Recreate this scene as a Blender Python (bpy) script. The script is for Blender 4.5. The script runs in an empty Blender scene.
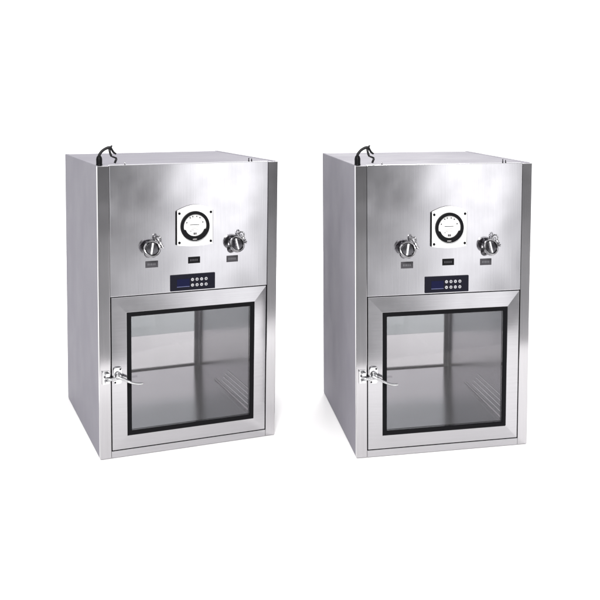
import bpy, bmesh, math, random
from mathutils import Vector, Matrix
random.seed(4)
S = bpy.context.scene
COL = S.collection
W, H, D = 0.70, 1.1156, 0.9555          # cabinet width, height, depth (metres)
PI = math.pi
TAPER = .0205

# ------------------------------------------------------------------ materials
def mat(name):
    m = bpy.data.materials.new(name); m.use_nodes = True
    nt = m.node_tree; nt.nodes.clear()
    out = nt.nodes.new('ShaderNodeOutputMaterial')
    return m, nt, out

def N(nt, t, **kw):
    n = nt.nodes.new(t)
    for k, v in kw.items():
        if k.startswith('i_'): n.inputs[k[2:].replace('_', ' ')].default_value = v
        else: setattr(n, k, v)
    return n

def principled(name, col, metal=0.0, rough=0.4, spec=0.5, var=0.0, brush=None, bump=0.0, rvar=0.0, coat=0.0, wave=0.0):
    """brush: scale triple of the stretched noise that gives the brushed / rolled grain"""
    m, nt, out = mat(name)
    b = N(nt, 'ShaderNodeBsdfPrincipled')
    b.inputs['Base Color'].default_value = (*col, 1); b.inputs['Metallic'].default_value = metal
    b.inputs['Roughness'].default_value = rough; b.inputs['Specular IOR Level'].default_value = spec
    b.inputs['Coat Weight'].default_value = coat
    nt.links.new(b.outputs[0], out.inputs['Surface'])
    tc = N(nt, 'ShaderNodeTexCoord')
    mp = N(nt, 'ShaderNodeMapping'); mp.inputs['Scale'].default_value = brush or (40, 40, 40)
    nt.links.new(tc.outputs['Object'], mp.inputs['Vector'])
    nz = N(nt, 'ShaderNodeTexNoise'); nz.inputs['Scale'].default_value = 1.0; nz.inputs['Detail'].default_value = 5; nz.inputs['Roughness'].default_value = .65
    nt.links.new(mp.outputs[0], nz.inputs['Vector'])
    # slow, cloudy handling marks
    nz2 = N(nt, 'ShaderNodeTexNoise'); nz2.inputs['Scale'].default_value = 6.0; nz2.inputs['Detail'].default_value = 4
    nt.links.new(tc.outputs['Object'], nz2.inputs['Vector'])
    if var:
        mx = N(nt, 'ShaderNodeMix', data_type='RGBA')
        mx.inputs[6].default_value = (*[c * (1 - var) for c in col], 1)
        mx.inputs[7].default_value = (*[min(1, c * (1 + var)) for c in col], 1)
        mr = N(nt, 'ShaderNodeMapRange'); mr.inputs[1].default_value = .3; mr.inputs[2].default_value = .7
        nt.links.new(nz.outputs['Fac'], mr.inputs[0]); nt.links.new(mr.outputs[0], mx.inputs[0])
        nt.links.new(mx.outputs[2], b.inputs['Base Color'])
    if rvar:
        mr = N(nt, 'ShaderNodeMapRange'); mr.inputs[1].default_value = .35; mr.inputs[2].default_value = .65
        mr.inputs[3].default_value = max(.02, rough - rvar); mr.inputs[4].default_value = rough + rvar
        nt.links.new(nz2.outputs['Fac'], mr.inputs[0]); nt.links.new(mr.outputs[0], b.inputs['Roughness'])
    if wave:                          # slight oil-canning of thin sheet
        nz3 = N(nt, 'ShaderNodeTexNoise'); nz3.inputs['Scale'].default_value = 3.2; nz3.inputs['Detail'].default_value = 1
        nt.links.new(tc.outputs['Object'], nz3.inputs['Vector'])
        bw = N(nt, 'ShaderNodeBump'); bw.inputs['Strength'].default_value = 1; bw.inputs['Distance'].default_value = wave
        nt.links.new(nz3.outputs['Fac'], bw.inputs['Height']); nt.links.new(bw.outputs[0], b.inputs['Normal'])
    if bump:
        bp = N(nt, 'ShaderNodeBump'); bp.inputs['Strength'].default_value = bump; bp.inputs['Distance'].default_value = .0005
        nt.links.new(nz.outputs['Fac'], bp.inputs['Height'])
        if wave: nt.links.new(bw.outputs[0], bp.inputs['Normal'])
        nt.links.new(bp.outputs[0], b.inputs['Normal'])
    return m

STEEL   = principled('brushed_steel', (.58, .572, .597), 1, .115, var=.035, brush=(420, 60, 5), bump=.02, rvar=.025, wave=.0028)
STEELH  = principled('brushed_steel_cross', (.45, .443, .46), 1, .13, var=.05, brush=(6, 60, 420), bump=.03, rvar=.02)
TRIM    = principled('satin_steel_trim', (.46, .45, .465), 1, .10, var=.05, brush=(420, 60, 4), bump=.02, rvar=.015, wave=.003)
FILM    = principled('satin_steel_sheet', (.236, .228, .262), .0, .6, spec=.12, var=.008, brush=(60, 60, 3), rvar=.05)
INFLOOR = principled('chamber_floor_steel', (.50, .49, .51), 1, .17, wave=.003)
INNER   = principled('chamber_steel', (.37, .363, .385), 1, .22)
DARKSS  = principled('darkened_cast_steel', (.085, .083, .09), 1, .2)
BRIGHT  = principled('satin_chrome', (.85, .85, .86), 1, .42)
CHROME  = principled('chrome', (.56, .56, .57), 1, .07)
CASTSS  = principled('polished_cast_steel', (.34, .335, .345), 1, .12)
RUBBER  = principled('black_rubber', (.005, .005, .006), 0, .5, spec=.06)
GREYRUB = principled('grey_rubber', (.20, .20, .21), 0, .5, spec=.1)
FOLDLIT    = principled('pale_fold_line', (.55, .55, .57), 0, .5, spec=.2)
GAP     = principled('dark_gap', (.012, .012, .014), 0, .8, spec=.1)
WHITEP  = principled('white_enamel', (.82, .82, .82), 0, .35, var=.01)
BLACKP  = principled('black_enamel', (.006, .006, .007), 0, .4, spec=.08)
DIAL    = principled('dial_card', (.80, .80, .79), 0, .5)
INK     = principled('printed_ink', (.02, .02, .025), 0, .6)
GREYINK = principled('grey_ink', (.30, .29, .29), 0, .6)
TAG     = principled('engraved_grey_tag', (.038, .036, .042), .0, .45, spec=.4, var=.12, rvar=.08)
TAGINK  = principled('engraved_strokes', (.10, .10, .11), .0, .5)
NAVY    = principled('navy_control_film', (.008, .008, .014), 0, .4, spec=.08)
LCD     = principled('lcd_glass', (.004, .005, .028), 0, .2, spec=.15)
LCDEDGE = principled('lcd_edge', (.10, .11, .22), 0, .4)
BUTTON  = principled('button_white', (.36, .36, .38), 0, .4)
CABLE   = principled('cable_sheath', (.006, .006, .007), 0, .42, spec=.2)
FROST   = principled('frosted_film', (.3, .32, .32), 0, .6)

def glass(name, tint, refl):
    m, nt, out = mat(name)
    tr = N(nt, 'ShaderNodeBsdfTransparent'); tr.inputs[0].default_value = (*tint, 1)
    gl = N(nt, 'ShaderNodeBsdfGlossy'); gl.inputs['Roughness'].default_value = .02; gl.inputs[0].default_value = (1, .99, 1, 1)
    fr = N(nt, 'ShaderNodeFresnel'); fr.inputs[0].default_value = 1.5
    mu = N(nt, 'ShaderNodeMath', operation='MULTIPLY'); mu.inputs[1].default_value = refl
    nt.links.new(fr.outputs[0], mu.inputs[0])
    mx = N(nt, 'ShaderNodeMixShader')
    nt.links.new(mu.outputs[0], mx.inputs[0]); nt.links.new(tr.outputs[0], mx.inputs[1]); nt.links.new(gl.outputs[0], mx.inputs[2])
    nt.links.new(mx.outputs[0], out.inputs['Surface'])
    return m
GLASS  = glass('door_glass', (.905, .898, .912), .6)      # per face; a pane has two
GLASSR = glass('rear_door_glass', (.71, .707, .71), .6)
GLASSF = glass('standin_tint', (.80, .825, .825), .4)

# ------------------------------------------------------------------ mesh helpers (u right, v back, z up; root at base centre)
def P(u, v, z): return Vector((u - W / 2, v - D / 2, z))

def link(name, bm, m, parent, smooth=False, bevel=0.0, seg=2):
    bmesh.ops.recalc_face_normals(bm, faces=bm.faces)
    if parent:                                   # the cabinet tapers by 2 cm towards its foot
        for v in bm.verts:
            q = min(1, max(0, v.co.z / H)); v.co.z -= .057 * q * (1 - q)      # fittings measured a little high at mid height
            v.co.x += .006 * math.sin(PI * min(1, max(0, v.co.x / W + .5)))
        for v in bm.verts: v.co.x -= TAPER * (1 - v.co.z / H) * (v.co.x / W + .5)
    me = bpy.data.meshes.new(name); bm.to_mesh(me); bm.free()
    o = bpy.data.objects.new(name, me); COL.objects.link(o); o.parent = parent
    for k in (m if isinstance(m, (list, tuple)) else [m]): me.materials.append(k)
    if smooth:
        for p in me.polygons: p.use_smooth = True
        try: me.set_sharp_from_angle(angle=math.radians(35))
        except Exception: pass
    if bevel:
        b = o.modifiers.new('bevel', 'BEVEL'); b.width = bevel; b.segments = seg; b.limit_method = 'ANGLE'; b.angle_limit = math.radians(40)
    return o

def box(bm, u0, u1, v0, v1, z0, z1, mi=0):
    vs = [bm.verts.new(P(u, v, z)) for u in (u0, u1) for v in (v0, v1) for z in (z0, z1)]
    for q in ((0, 1, 3, 2), (4, 6, 7, 5), (0, 4, 5, 1), (2, 3, 7, 6), (0, 2, 6, 4), (1, 5, 7, 3)):
        bm.faces.new([vs[i] for i in q]).material_index = mi

def prism(bm, poly, v0, v1, mi=0):
    """poly of (u,z) extruded from v0 (front) to v1"""
    a = [bm.verts.new(P(u, v0, z)) for u, z in poly]; b = [bm.verts.new(P(u, v1, z)) for u, z in poly]
    bm.faces.new(a).material_index = mi; bm.faces.new(b[::-1]).material_index = mi
    n = len(poly)
    for i in range(n): bm.faces.new([a[i], b[i], b[(i + 1) % n], a[(i + 1) % n]]).material_index = mi

def ring(bm, cu, cz, outer, inner, v0, v1, n=72, mi=0):
    """annulus facing front; outer / inner are radii or functions of the angle"""
    fo = outer if callable(outer) else (lambda a: outer); fi = inner if callable(inner) else (lambda a: inner)
    L = []
    for k in range(n):
        a = 2 * PI * k / n; c, s = math.cos(a), math.sin(a)
        L.append([bm.verts.new(P(cu + r * c, v, cz + r * s)) for r, v in ((fo(a), v0), (fi(a), v0), (fi(a), v1), (fo(a), v1))])
    for k in range(n):
        A, B = L[k], L[(k + 1) % n]
        for j in range(4): bm.faces.new([A[j], A[(j + 1) % 4], B[(j + 1) % 4], B[j]]).material_index = mi

def lathe(bm, origin, axis, prof, n=40, mi=0):
    """prof: (radius, distance along axis) from origin; capped at both ends"""
    ax = Vector(axis).normalized(); q = Vector((0, 0, 1)).rotation_difference(ax)
    rows = []
    for r, t in prof:
        rows.append([bm.verts.new(origin + q @ Vector((r * math.cos(2 * PI * k / n), r * math.sin(2 * PI * k / n), t))) for k in range(n)])
    for A, B in zip(rows, rows[1:]):
        for k in range(n): bm.faces.new([A[k], A[(k + 1) % n], B[(k + 1) % n], B[k]]).material_index = mi
    bm.faces.new(rows[0][::-1]).material_index = mi; bm.faces.new(rows[-1]).material_index = mi

def tube(bm, pts, rad, n=12, steps=8, mi=0, flat=1.0):
    """smooth tube through pts (Catmull-Rom); rad a number or one per point"""
    pts = [Vector(p) for p in pts]; R = rad if isinstance(rad, (list, tuple)) else [rad] * len(pts)
    C, RR = [], []
    for i in range(len(pts) - 1):
        p0 = pts[max(i - 1, 0)]; p1 = pts[i]; p2 = pts[i + 1]; p3 = pts[min(i + 2, len(pts) - 1)]
        for s in range(steps + (i == len(pts) - 2)):
            t = s / steps
            C.append(.5 * ((2 * p1) + (p2 - p0) * t + (2 * p0 - 5 * p1 + 4 * p2 - p3) * t * t + (3 * p1 - p0 - 3 * p2 + p3) * t ** 3))
            RR.append(R[i] * (1 - t) + R[i + 1] * t)
    rows = []; up = Vector((0, 0, 1))
    for i, c in enumerate(C):
        d = (C[min(i + 1, len(C) - 1)] - C[max(i - 1, 0)]).normalized()
        x = d.cross(up)
        if x.length < .05: x = d.cross(Vector((1, 0, 0)))
        x.normalize(); y = x.cross(d).normalized(); 
        rows.append([bm.verts.new(c + RR[i] * (x * math.cos(2 * PI * k / n) + flat * y * math.sin(2 * PI * k / n))) for k in range(n)])
    for A, B in zip(rows, rows[1:]):
        for k in range(n): bm.faces.new([A[k], A[(k + 1) % n], B[(k + 1) % n], B[k]]).material_index = mi
    bm.faces.new(rows[0][::-1]).material_index = mi; bm.faces.new(rows[-1]).material_index = mi

def group_empty(name, parent):
    o = bpy.data.objects.new(name, None); COL.objects.link(o); o.parent = parent; o.empty_display_size = .05
    return o

# ------------------------------------------------------------------ the cabinet
PL, PR = 0.0415, 0.6585        # inner edges of the front corner posts
ZD0, ZD1 = 0.031, 0.627        # door opening
CU0, CU1, CZ0, CZ1 = .092, .608, .096, .556   # clear chamber

def make_cabinet(label):
    root = bpy.data.objects.new('pass_box', None); COL.objects.link(root)
    root['label'] = label; root['category'] = 'pass box'; root['group'] = 'stainless steel pass boxes'

    # side sheets, top, base
    for u0, u1 in ((0, .018), (W - .018, W)):
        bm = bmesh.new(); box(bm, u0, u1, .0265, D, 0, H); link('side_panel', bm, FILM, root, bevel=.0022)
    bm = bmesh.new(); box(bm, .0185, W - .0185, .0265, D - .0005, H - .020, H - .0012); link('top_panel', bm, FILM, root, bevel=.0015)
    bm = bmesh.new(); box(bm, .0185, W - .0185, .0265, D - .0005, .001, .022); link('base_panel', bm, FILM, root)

    # front corner posts: folded steel, the face turned a degree or so outwards
    for s in (0, 1):
        k = math.tan(math.radians(1.5 if s else .1)) * PL
        poly = [(0, k), (PL - .0007, 0), (PL - .0007, .026), (0, .026)]
        bm = bmesh.new()
        a = [bm.verts.new(P(u if not s else W - u, v, .0005)) for u, v in poly]; b = [bm.verts.new(P(u if not s else W - u, v, H - .002)) for u, v in poly]
        bm.faces.new(a); bm.faces.new(b[::-1])
        for i in range(4): bm.faces.new([a[i], a[(i + 1) % 4], b[(i + 1) % 4], b[i]])
        link('corner_post', bm, TRIM, root, bevel=.0016)
    # sill below the door, upper panel above it
    bm = bmesh.new(); box(bm, PL, PR, .0003, .026, .0005, ZD0 - .003); link('sill', bm, STEELH, root, bevel=.0012)
    bm = bmesh.new(); box(bm, PL, PR, -.0006, .026, ZD1 + .0025, H); link('upper_panel', bm, STEEL, root, bevel=.0020, seg=3)
    for u, v, hh in ((.105, .040, .009), (.590, .046, .013), (.601, .043, .010)):
        bm = bmesh.new(); lathe(bm, P(u, v, H - .0014), (0, 0, 1), [(.0030, 0), (.0030, .003), (.0019, .004), (.0019, hh), (.0012, hh + .001)], 12)
        link('stud', bm, CASTSS if u < .2 else BLACKP, root, smooth=True)
    # dark rebate behind the door edge
    bm = bmesh.new()
    box(bm, PL, .0865, .0262, .032, ZD0 - .003, ZD1 + .0025); box(bm, .6135, PR, .0262, .032, ZD0 - .003, ZD1 + .0025)
    box(bm, .0866, .6134, .0262, .032, ZD0 - .003, .0905); box(bm, .0866, .6134, .0262, .032, .5615, ZD1 + .0025)
    link('door_rebate', bm, GAP, root)

    # chamber
    ch = group_empty('chamber', root)
    vb = D - .030; t = .003
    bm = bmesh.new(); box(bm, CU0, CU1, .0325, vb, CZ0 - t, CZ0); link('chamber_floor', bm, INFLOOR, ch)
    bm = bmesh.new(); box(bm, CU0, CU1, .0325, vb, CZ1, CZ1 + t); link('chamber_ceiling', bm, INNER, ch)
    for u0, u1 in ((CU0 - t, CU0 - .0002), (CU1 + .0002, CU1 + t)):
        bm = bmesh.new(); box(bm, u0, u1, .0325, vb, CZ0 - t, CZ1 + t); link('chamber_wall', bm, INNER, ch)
    # air-return ribs low on the right wall and a pale tube painting the lit line of the floor fold
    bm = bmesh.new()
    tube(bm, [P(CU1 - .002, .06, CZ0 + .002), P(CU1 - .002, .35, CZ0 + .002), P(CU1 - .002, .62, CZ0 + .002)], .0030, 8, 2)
    link('fold_lit_line', bm, FOLDLIT, ch, smooth=True)
    for i in range(4):
        z = CZ0 + .026 + .022 * i; bm = bmesh.new()
        tube(bm, [P(CU1 - .0005, .05, z), P(CU1 - .0005, .3, z), P(CU1 - .0005, .50 - .03 * i, z)], .0026, 8, 2)
        link('air_return_rib', bm, CHROME, ch, smooth=True)

    # doors front and rear
    def door(name, front):
        d = group_empty(name, root)
        f = (lambda v: v) if front else (lambda v: D - v)
        g = .0030 if front else .003
        o = (PL + g, PR - g, ZD0, ZD1 - g * .3)          # outer
        i = (.0995, .6045, .0845, .567)                   # inner edge
        bm = bmesh.new(); rise = -.0048
        oc = [(o[0], o[2]), (o[1], o[2]), (o[1], o[3]), (o[0], o[3])]; ic = [(i[0], i[2]), (i[1], i[2]), (i[1], i[3]), (i[0], i[3])]
        r0 = [bm.verts.new(P(u, f(.024), z)) for u, z in oc]; r1 = [bm.verts.new(P(u, f(.0006), z)) for u, z in oc]
        r2 = [bm.verts.new(P(u, f(rise), z)) for u, z in ic]; r3 = [bm.verts.new(P(u, f(.024), z)) for u, z in ic]
        for A, B in ((r0, r1), (r1, r2), (r2, r3), (r3, r0)):
            for k in range(4): bm.faces.new([A[k], A[(k + 1) % 4], B[(k + 1) % 4], B[k]])
        link('door_frame', bm, STEELH if front else INNER, d, bevel=.0010)
        j = (.1165, .5855, .1055, .5485)
        bm = bmesh.new()
        prof = [(.0004, f(-.0045)), (.0040, f(-.0072)), (.0155, f(-.0066)), (.0168, f(-.0040)), (.0168, f(.020)), (.0004, f(.020))]
        rows = []
        for off, v in prof:
            rows.append([bm.verts.new(P(u, v, z)) for u, z in ((i[0] + off, i[2] + off), (i[1] - off, i[2] + off), (i[1] - off, i[3] - off), (i[0] + off, i[3] - off))])
        for n_ in range(len(rows)):
            A, B = rows[n_], rows[(n_ + 1) % len(rows)]
            for k in range(4): bm.faces.new([A[k], A[(k + 1) % 4], B[(k + 1) % 4], B[k]])
        link('gasket', bm, RUBBER if front else GREYRUB, d)
        # dark spacer seen round the inside of the double glazing
        bm = bmesh.new(); box(bm, i[0] + .0175, i[1] - .0175, f(.003) if front else f(.008), f(.008) if front else f(.003), i[2] + .0175, i[3] - .0175)
        link('glass_pane', bm, GLASS if front else GLASSR, d)
        if not front:
            bm = bmesh.new(); box(bm, i[0] + .018, i[1] - .018, D - .0125, D - .0118, .262, i[3] - .018)
            link('tinted_band', bm, GLASSF, d)  # added tint sheet over the upper rear pane, for its grey-green band
        return d
    door('front_door', True); door('rear_door', False)
    bm = bmesh.new()      # back sheet round the rear door
    for a in ((.0185, PL, .022, H - .0205), (PR, W - .0185, .022, H - .0205)): box(bm, a[0], a[1], D - .020, D - .001, a[2], a[3])
    box(bm, PL + .0003, PR - .0003, D - .020, D - .001, ZD1 + .003, H - .0205); box(bm, PL + .0003, PR - .0003, D - .020, D - .001, .0222, ZD0 - .002)
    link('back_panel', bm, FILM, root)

    # ---------------- pressure gauge
    g = group_empty('pressure_gauge', root)
    cu, cz = .3555, .881
    def plate(u0, u1, z0, z1, top, bot):
        p = [(u0, z0)]
        p += [(u0 + (u1 - u0) * k / 12, z0 - bot * math.sin(PI * k / 12)) for k in range(1, 12)]
        p += [(u1, z0), (u1, z1)]
        p += [(u1 + (u0 - u1) * k / 16, z1 + top * math.sin(PI * k / 16)) for k in range(1, 16)]
        p += [(u0, z1)]
        return p
    bm = bmesh.new(); prism(bm, plate(.2845, .4295, .811, .9385, .0185, .005), -.009, -.0007); link('gauge_backing', bm, BLACKP, g, bevel=.001)
    bm = bmesh.new(); prism(bm, plate(.2885, .4275, .8095, .9415, .0195, .006), -.0125, -.0091); link('gauge_plate', bm, WHITEP, g, bevel=.0012)
    def inner(a):
        s = math.sin(a)
        return .0445 if s > -.28 else (.0445 - .0062 * min(1, (-.28 - s) / .04))
    bm = bmesh.new(); ring(bm, cu, cz, .0563, inner, -.026, -.0126, 120); link('gauge_bezel', bm, BLACKP, g, bevel=.0016, seg=3)
    bm = bmesh.new(); ring(bm, cu, cz, .0455, .0001, -.0165, -.0128, 64, 0)
    def dot(u, z, w, h, mi, dv=-.0169): box(bm, u - w / 2, u + w / 2, dv, -.0164, z - h / 2, z + h / 2, mi)
    for k in range(11):               # scale ticks
        a = math.radians(155 - 13 * k); r = .0345
        dot(cu + r * math.cos(a), cz + r * math.sin(a) - .002, .0010, .0040 if k % 2 else .0055, 1)
    for a in (158, 121, 103, 78, 56, 22):  # numerals, too small to read
        r = .0395 if 30 < a < 150 else .0375; a = math.radians(a)
        dot(cu + r * math.cos(a) * .9, cz + r * math.sin(a) * .9 + .001, .0050, .0046, 1)
    dot(cu - .001, cz + .0045, .036, .0026, 1)
    for q, w in ((-.003, .026), (-.0085, .022), (-.014, .027)): dot(cu, cz + q, w, .0016, 2)
    dot(cu - .016, cz - .0185, .008, .002, 1); dot(cu + .014, cz - .0185, .020, .001, 2)
    dot(cu + .001, cz - .029, .014, .0075, 2); dot(cu - .002, cz - .029, .004, .0085, 1, -.0171); dot(cu + .004, cz - .029, .003, .0085, 1, -.0171)
    link('dial_face', bm, [DIAL, INK, GREYINK], g)
    bm = bmesh.new(); prism(bm, [(cu - .001, cz - .019), (cu + .001, cz - .019), (cu - .0325, cz - .0005), (cu - .033, cz - .0011)], -.0195, -.0188); link('pointer', bm, GREYINK, g)
    bm = bmesh.new(); box(bm, cu - .010, cu + .006, -.0265, -.0261, cz - .0510, cz - .0475, 0); lathe(bm, P(cu - .002, -.026, cz - .0493), (0, -1, 0), [(.0026, 0), (.0026, .0022), (.0018, .0026)], 12, 0)
    link('zero_screw', bm, GREYINK, g)
    for du, z in ((.2965, .930), (.4195, .931), (.2965, .8195), (.4195, .8205)):
        bm = bmesh.new(); lathe(bm, P(du, -.0126, z), (0, -1, 0), [(.0050, 0), (.0050, .0016), (.0038, .0027), (.0010, .0029)], 18); link('gauge_screw', bm, BLACKP, g, smooth=True)
    bm = bmesh.new(); lathe(bm, P(.3105, -.0126, .838), (0, -1, 0), [(.0048, 0), (.0048, .0014), (.0036, .0020), (.0010, .0020)], 18); link('bleed_plug', bm, WHITEP, g, smooth=True)

    # ---------------- two sampling ports with tri-clamps and wing nuts
    def port(cu, cz, side, lean, sc):
        r = group_empty('sampling_port', root)
        o = P(cu, -.0007, cz); ax = (0, -1, 0)
        bm = bmesh.new(); lathe(bm, o, ax, [(.0170, -.012), (.0170, .016), (.0190, .026), (.0262, .033), (.0262, .0385)], 48)
        link('port_stub', bm, DARKSS, r, smooth=True)  # near-black base paints in the shadow crescent beside the port
        bm = bmesh.new(); ring(bm, cu, cz, .0303, .0245, -.0515, -.0385, 64); link('clamp_ring', bm, CASTSS, r, bevel=.0030, seg=3)
        bm = bmesh.new(); lathe(bm, o, ax, [(.0240, .0395), (.0240, .0462), (.0225, .0478), (.020, .0455), (.004, .0440), (.0005, .0440)], 48); link('port_cap', bm, DARKSS, r, smooth=True)
        bm = bmesh.new(); c, s = math.cos(math.radians(side)), math.sin(math.radians(side)); vs = []
        for wd, t_ in ((.0050, .0440), (.0030, .0492)):
            for x, y in ((-1, -1), (1, -1), (1, 1), (-1, 1)):
                L_ = .0215; vs.append(bm.verts.new(o + Vector((x * wd * c - y * L_ * s, -t_, x * wd * s + y * L_ * c))))
        for q in ((0, 1, 2, 3), (7, 6, 5, 4), (0, 4, 5, 1), (1, 5, 6, 2), (2, 6, 7, 3), (3, 7, 4, 0)): bm.faces.new([vs[i_] for i_ in q])
        link('cap_bar', bm, BRIGHT, r, bevel=.001)
        # clamp ears, bolt and butterfly nut on the upper right of the ring
        a = math.radians(24); rad = Vector((math.cos(a), 0, math.sin(a))); tan = Vector((-math.sin(a), 0, math.cos(a)))
        cpt = o + rad * .0370 + Vector((0, -.0445, 0))
        bm = bmesh.new(); lathe(bm, cpt - tan * .0125, tan, [(.0058, 0), (.0058, .0045), (.0030, .005), (.0030, .0075), (.0062, .0085), (.0062, .0125)], 16); link('clamp_ear', bm, CASTSS, r, smooth=True)
        bm = bmesh.new(); lathe(bm, cpt - tan * .016, tan, [(.0024, 0), (.0024, .040), (.0016, .041)], 12); link('clamp_bolt', bm, CHROME, r, smooth=True)
        bm = bmesh.new(); lathe(bm, cpt + tan * .003, tan, [(.0066, 0), (.0066, .003), (.0052, .010), (.0048, .011)], 16); link('nut', bm, CASTSS, r, smooth=True)
        bm = bmesh.new(); d = (rad * .5 + Vector((0, -.85, 0))).normalized(); q = cpt + tan * .010
        loop = [q - d * .006, q - d * .0115 + tan * .010, q - d * .008 + tan * .0195, q + d * .002 + tan * .0215, q + d * .0105 + tan * .018, q + d * .0115 + tan * .009, q + d * .006]
        tube(bm, loop, .0031, 10, 5); link('butterfly', bm, CHROME if lean > 10 else CASTSS, r, smooth=True)
        mt = Matrix.Translation(o) @ Matrix.Rotation(math.radians(lean), 4, 'Z') @ Matrix.Rotation(math.radians(-23), 4, 'X') @ Matrix.Scale(sc, 4) @ Matrix.Translation(-o)
        for ch_ in r.children: ch_.data.transform(mt)
        return r
    port(.183, .789, -14, 4, 1.05); port(.507, .787, 4, 12, 1.05)

    # ---------------- three engraved tags
    for k, (cu, cz) in enumerate(((.194, .7435), (.3565, .749), (.5105, .744))):
        t = group_empty('name_tag', root)
        bm = bmesh.new(); box(bm, cu - .0235, cu + .0235, -.0028, -.0007, cz - .0125, cz + .0125); link('tag_plate', bm, TAG if k != 1 else BLACKP, t, bevel=.0008)
        bm = bmesh.new(); x = cu - .016
        for w in (.004, .003, .0045, .0035, .004):
            box(bm, x, x + w, -.0031, -.0029, cz - .004, cz + .004); x += w + .0026
        link('tag_engraving', bm, TAGINK if k != 1 else TAG, t)

    # ---------------- controller
    c = group_empty('controller', root)
    bm = bmesh.new(); box(bm, .2635, .4395, -.0062, -.0007, .634, .696); link('controller_case', bm, NAVY, c, bevel=.0016)
    bm = bmesh.new(); box(bm, .2885, .3375, -.0066, -.0063, .6480, .6502, 1); box(bm, .2885, .3375, -.0070, -.0067, .6503, .6790, 0); link('display', bm, [LCD, LCDEDGE], c)
    for zz in (.6745, .6530):
        for k in range(4):
            u = .3490 + .0180 * k
            b_ = None
            bm = bmesh.new(); lathe(bm, P(u, -.0063, zz), (0, -1, 0), [(.0060, 0), (.0060, .0008), (.0052, .0014), (.0005, .0015)], 24); b_ = link('button', bm, BUTTON, c, smooth=True)
            bm = bmesh.new(); box(bm, u - .0028, u + .0028, -.0082, -.0079, zz - .0009, zz + .0009)
            if k % 2: box(bm, u - .0009, u + .0009, -.0086, -.0083, zz - .0028, zz + .0028)
            link('button_mark', bm, INK, b_)

    # ---------------- compression latch on the left stile
    h = group_empty('latch', root)
    def rplate(bm, u0, u1, z0, z1, v0, v1, rc):
        pts = []
        for cx, cy, a0 in ((u1 - rc, z0 + rc, -90), (u1 - rc, z1 - rc, 0), (u0 + rc, z1 - rc, 90), (u0 + rc, z0 + rc, 180)):
            for q in range(5):
                a = math.radians(a0 + 22.5 * q); pts.append((cx + rc * math.cos(a), cy + rc * math.sin(a)))
        prism(bm, pts, v0, v1)
    bm = bmesh.new(); rplate(bm, .0480, .0800, .2950, .3610, -.0125, -.0010, .010); link('latch_plate', bm, CHROME, h, bevel=.0015)
    bm = bmesh.new(); lathe(bm, P(.0655, -.0125, .3300), (0, -1, 0), [(.0135, 0), (.0135, .010), (.0120, .020), (.0085, .024), (.0010, .0245)], 28); link('latch_hub', bm, CHROME, h, smooth=True)
    for u, z in ((.0735, .3535), (.0545, .3030)):
        bm = bmesh.new(); lathe(bm, P(u, -.0126, z), (0, -1, 0), [(.0034, 0), (.0034, .0012), (.0008, .0016)], 14); link('latch_screw', bm, BLACKP, h, smooth=True)
    bm = bmesh.new()
    tube(bm, [P(.060, -.030, .330), P(.076, -.036, .322), P(.094, -.043, .312), P(.113, -.050, .3035), P(.133, -.054, .2985), P(.149, -.056, .2990)], [.0085, .0088, .0068, .0064, .0074, .0060], 16, 6, flat=.72)
    link('lever', bm, CHROME, h, smooth=True)
    bm = bmesh.new(); tube(bm, [P(.060, -.018, .322), P(.046, -.020, .318), P(.030, -.018, .320), P(.020, -.012, .325)], [.0075, .0062, .0055, .0050], 14, 5); link('latch_bolt', bm, CHROME, h, smooth=True)
    bm = bmesh.new(); rplate(bm, .0080, .0360, .2960, .3500, -.0022, .0000, .004); rplate(bm, .0085, .0125, .2970, .3490, -.014, -.0023, .0015)
    rplate(bm, .0185, .0350, .3290, .3430, -.020, -.0023, .004); rplate(bm, .0185, .0350, .3010, .3130, -.016, -.0023, .004)
    link('strike', bm, CHROME, h, bevel=.001)

    # ---------------- mains lead through a gland in the top, cores bare at the end
    l = group_empty('power_lead', root)
    bm = bmesh.new(); lathe(bm, P(.012, .034, H - .001), (0, 0, 1), [(.0115, 0), (.0115, .004), (.0108, .005), (.0110, .024), (.0092, .032), (.0056, .037)], 20); link('cable_gland', bm, BLACKP, l, smooth=True)
    bm = bmesh.new()
    tube(bm, [P(.012, .034, 1.143), P(.013, .033, 1.155), P(.022, .033, 1.168), P(.033, .032, 1.1765), P(.044, .031, 1.181), P(.053, .030, 1.1815)], [.0052, .0052, .0052, .0052, .0058, .0054], 12, 6)
    tube(bm, [P(.050, .030, 1.180), P(.055, .029, 1.186), P(.056, .029, 1.190)], [.0045, .0036, .0024], 10, 4)
    tube(bm, [P(.048, .031, 1.181), P(.0485, .028, 1.170), P(.051, .025, 1.157), P(.055, .024, 1.147)], [.0048, .0042, .0042, .0036], 10, 5)
    tube(bm, [P(.052, .030, 1.182), P(.058, .034, 1.172), P(.064, .037, 1.163), P(.073, .038, 1.156)], [.0046, .0042, .0042, .0032], 10, 5)
    link('cable', bm, CABLE, l, smooth=True)
    bm = bmesh.new(); tube(bm, [P(.057, .030, 1.147), P(.068, .032, 1.143), P(.073, .033, 1.139), P(.071, .033, 1.132), P(.067, .034, 1.122)], [.0030, .0036, .0038, .0042, .0042], 10, 5); link('loose_core', bm, CABLE, l, smooth=True)
    return root

left = make_cabinet('left stainless steel pass box with glass door, the one farther left on the white floor')

def dup(o, parent=None):
    c = o.copy(); COL.objects.link(c)
    if parent: c.parent = parent
    for ch in list(o.children): dup(ch, c)
    return c
right = dup(left)
right['label'] = 'right stainless steel pass box with glass door, standing to the right of its twin'
for o, (x, y, a) in ((left, (-1.3603, 4.0177, .4708)), (right, (-.3929, 4.0369, .2571))):
    m = Matrix.Rotation(a, 3, 'Z'); c = m @ Vector((W / 2, D / 2, 0))
    o.location = (x + c.x, y + c.y, 0); o.rotation_euler = (0, 0, a)

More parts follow.
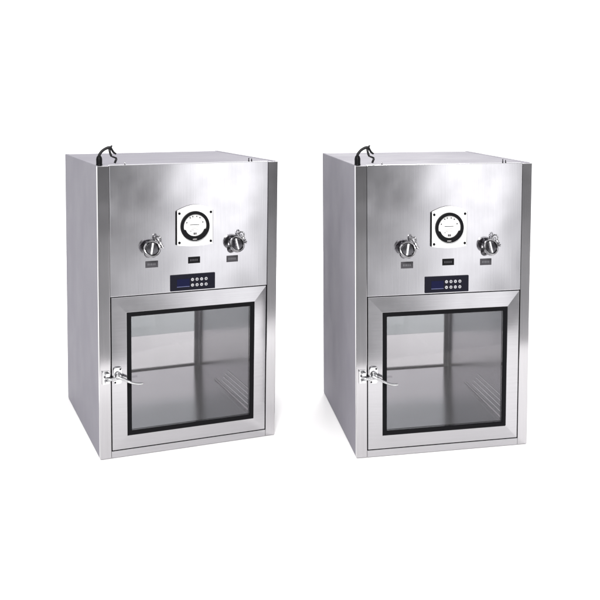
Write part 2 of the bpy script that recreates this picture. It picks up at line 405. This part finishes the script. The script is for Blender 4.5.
# ------------------------------------------------------------------ white studio floor
m, nt, out = mat('white_seamless_paper')
b = N(nt, 'ShaderNodeBsdfDiffuse'); tc = N(nt, 'ShaderNodeTexCoord'); nz = N(nt, 'ShaderNodeTexNoise'); nz.inputs['Scale'].default_value = 1.5
mx = N(nt, 'ShaderNodeMix', data_type='RGBA'); mx.inputs[6].default_value = (.90, .90, .90, 1); mx.inputs[7].default_value = (.93, .93, .93, 1)
nt.links.new(tc.outputs['Object'], nz.inputs['Vector']); nt.links.new(nz.outputs['Fac'], mx.inputs[0]); nt.links.new(mx.outputs[2], b.inputs[0]); nt.links.new(b.outputs[0], out.inputs['Surface'])
bm = bmesh.new()
vs = [bm.verts.new(v) for v in ((-8, 2.7, -.0015), (6, 2.7, -.0015), (6, 9.6, -.0015), (-8, 9.6, -.0015))]
bm.faces.new(vs); fl = link('floor', bm, m, None); fl['kind'] = 'structure'

# ------------------------------------------------------------------ studio surround: white dome, invented stripes and dark bands for the steel to mirror
WD = bpy.data.worlds.new('World'); S.world = WD; WD.use_nodes = True
nt = WD.node_tree; nt.nodes.clear()
wo = N(nt, 'ShaderNodeOutputWorld'); bg = N(nt, 'ShaderNodeBackground'); nt.links.new(bg.outputs[0], wo.inputs['Surface'])
tc = N(nt, 'ShaderNodeTexCoord'); sx = N(nt, 'ShaderNodeSeparateXYZ'); nt.links.new(tc.outputs['Generated'], sx.inputs[0])
def M(op, a, b=None, c=None, clamp=False):
    n = N(nt, 'ShaderNodeMath', operation=op); n.use_clamp = clamp
    for i, v in enumerate((a, b, c)):
        if v is None: continue
        if isinstance(v, (int, float)): n.inputs[i].default_value = v
        else: nt.links.new(v, n.inputs[i])
    return n.outputs[0]
def ramp(x, stops):
    n = N(nt, 'ShaderNodeValToRGB'); cr = n.color_ramp; cr.interpolation = 'LINEAR'
    while len(cr.elements) > 1: cr.elements.remove(cr.elements[-1])
    cr.elements[0].position = stops[0][0]; cr.elements[0].color = (*[stops[0][1]] * 3, 1)
    for p, v in stops[1:]:
        e = cr.elements.new(p); e.color = (v, v, v, 1)
    nt.links.new(x, n.inputs[0]); return n.outputs[0]
X, Y, Z = sx.outputs
az = M('MULTIPLY', M('ARCTAN2', X, M('MULTIPLY', Y, -1)), 180 / PI)
el = M('MULTIPLY', M('ARCSINE', Z), 180 / PI)
t = M('FRACT', M('DIVIDE', M('ADD', az, 11.3 * 34 - 35.2), 11.3))
STR = 2.5
# made-up stripes, repeated per cabinet to shape its panel reflections (values / STR)
strip = ramp(t, [(0, .045), (.05, .055), (.10, .10), (.22, .135), (.30, .21), (.37, .52), (.44, .92), (.69, .92), (.745, .60), (.79, .22), (.82, .08), (1, .065)])
low = ramp(t, [(0, .21), (.10, .23), (.20, .29), (.25, .60), (.62, .60), (.69, .36), (.735, .13), (.76, .07), (.92, .07), (.97, .22), (1, .24)])
e01 = M('DIVIDE', M('ADD', M('MULTIPLY', el, 1.22), 30), 60, clamp=True)         # -30..30 -> 0..1
soft = ramp(e01, [(0, .42), (.17, .42), (.24, .40), (.33, .36), (.45, .30), (.50, .55), (.55, .72), (.62, .72), (.66, .10), (.80, .06), (.84, .7), (1, .7)])
k = ramp(e01, [(0, 0), (.26, .0), (.32, .25), (.36, .7), (.40, 1), (.50, 1), (.53, .4), (.56, 0), (1, 0)])
k2 = ramp(e01, [(0, 0), (.13, 0), (.20, .7), (.27, .95), (.32, .75), (.36, .2), (.40, 0), (1, 0)])
mixv = lambda a, b, f: M('ADD', M('MULTIPLY', b, f), M('MULTIPLY', a, M('SUBTRACT', 1, f)))
pat = mixv(mixv(soft, low, k2), strip, k)
win = ramp(M('DIVIDE', M('ADD', az, 90), 180), [(0, .05), (.52, .05), (.545, 1), (.845, 1), (.87, .05), (1, .05)])
pat = mixv(.10, pat, win)
dome = ramp(M('DIVIDE', M('ADD', el, 90), 180), [(0, .63), (.58, .63), (.62, .58), (.64, .10), (.69, .10), (.71, .8), (.81, .8), (.83, .12), (.89, .12), (.92, .4), (1, .4)])
# camera side: Y<0, within 75 degrees of straight back
msk = M('MULTIPLY', ramp(M('DIVIDE', M('ADD', az, 180), 360), [(0, 0), (.24, 0), (.32, 1), (.72, 1), (.78, 0), (1, 0)]), ramp(M('DIVIDE', M('ADD', el, 90), 180), [(0, 1), (.62, 1), (.66, 0), (1, 0)]))
val = M('ADD', M('MULTIPLY', pat, msk), M('MULTIPLY', dome, M('SUBTRACT', 1, msk)))
cb = N(nt, 'ShaderNodeCombineColor')
nt.links.new(val, cb.inputs[0]); nt.links.new(val, cb.inputs[1]); nt.links.new(M('MULTIPLY', val, 1.01), cb.inputs[2])
nt.links.new(cb.outputs[0], bg.inputs['Color']); bg.inputs['Strength'].default_value = STR

# unseen lamps, added to wash the floor white and thin its shadows
def area_light(name, loc, aim, size, power):
    L = bpy.data.lights.new(name, 'AREA'); L.shape = 'SQUARE'; L.size = size; L.energy = power; L.color = (1, .98, .96)
    o = bpy.data.objects.new(name, L); COL.objects.link(o); o.location = loc
    o.rotation_euler = (Vector(aim) - Vector(loc)).to_track_quat('-Z', 'Y').to_euler()
    return o
area_light('added_key_light', (-.35, -.2, 3.0), (-.6, 4.0, .2), .8, 275)  # added above the camera so shadows fall behind the cabinets
area_light('added_floor_light', (-.6, 10.0, 5.2), (-.6, 7.0, 0), 1.8, 310)  # added out of frame to whiten the far floor

# ------------------------------------------------------------------ camera
cd = bpy.data.cameras.new('camera'); cam = bpy.data.objects.new('camera', cd); COL.objects.link(cam)
cam.location = (0, 0, 1.3671); cam.rotation_euler = (PI / 2 - .0333, 0, 0)
cd.sensor_width = 36; cd.lens = 1073.24 / 600 * 36; cd.shift_x = -160 / 600; cd.shift_y = -165.64 / 600; cd.clip_end = 200; cd.clip_start = .05
S.camera = cam
S.render.engine = 'CYCLES'
S.view_settings.view_transform = 'Standard'; S.view_settings.look = 'None'; S.view_settings.exposure = 0; S.view_settings.gamma = 1
S.cycles.max_bounces = 10; S.cycles.transparent_max_bounces = 16; S.cycles.glossy_bounces = 6
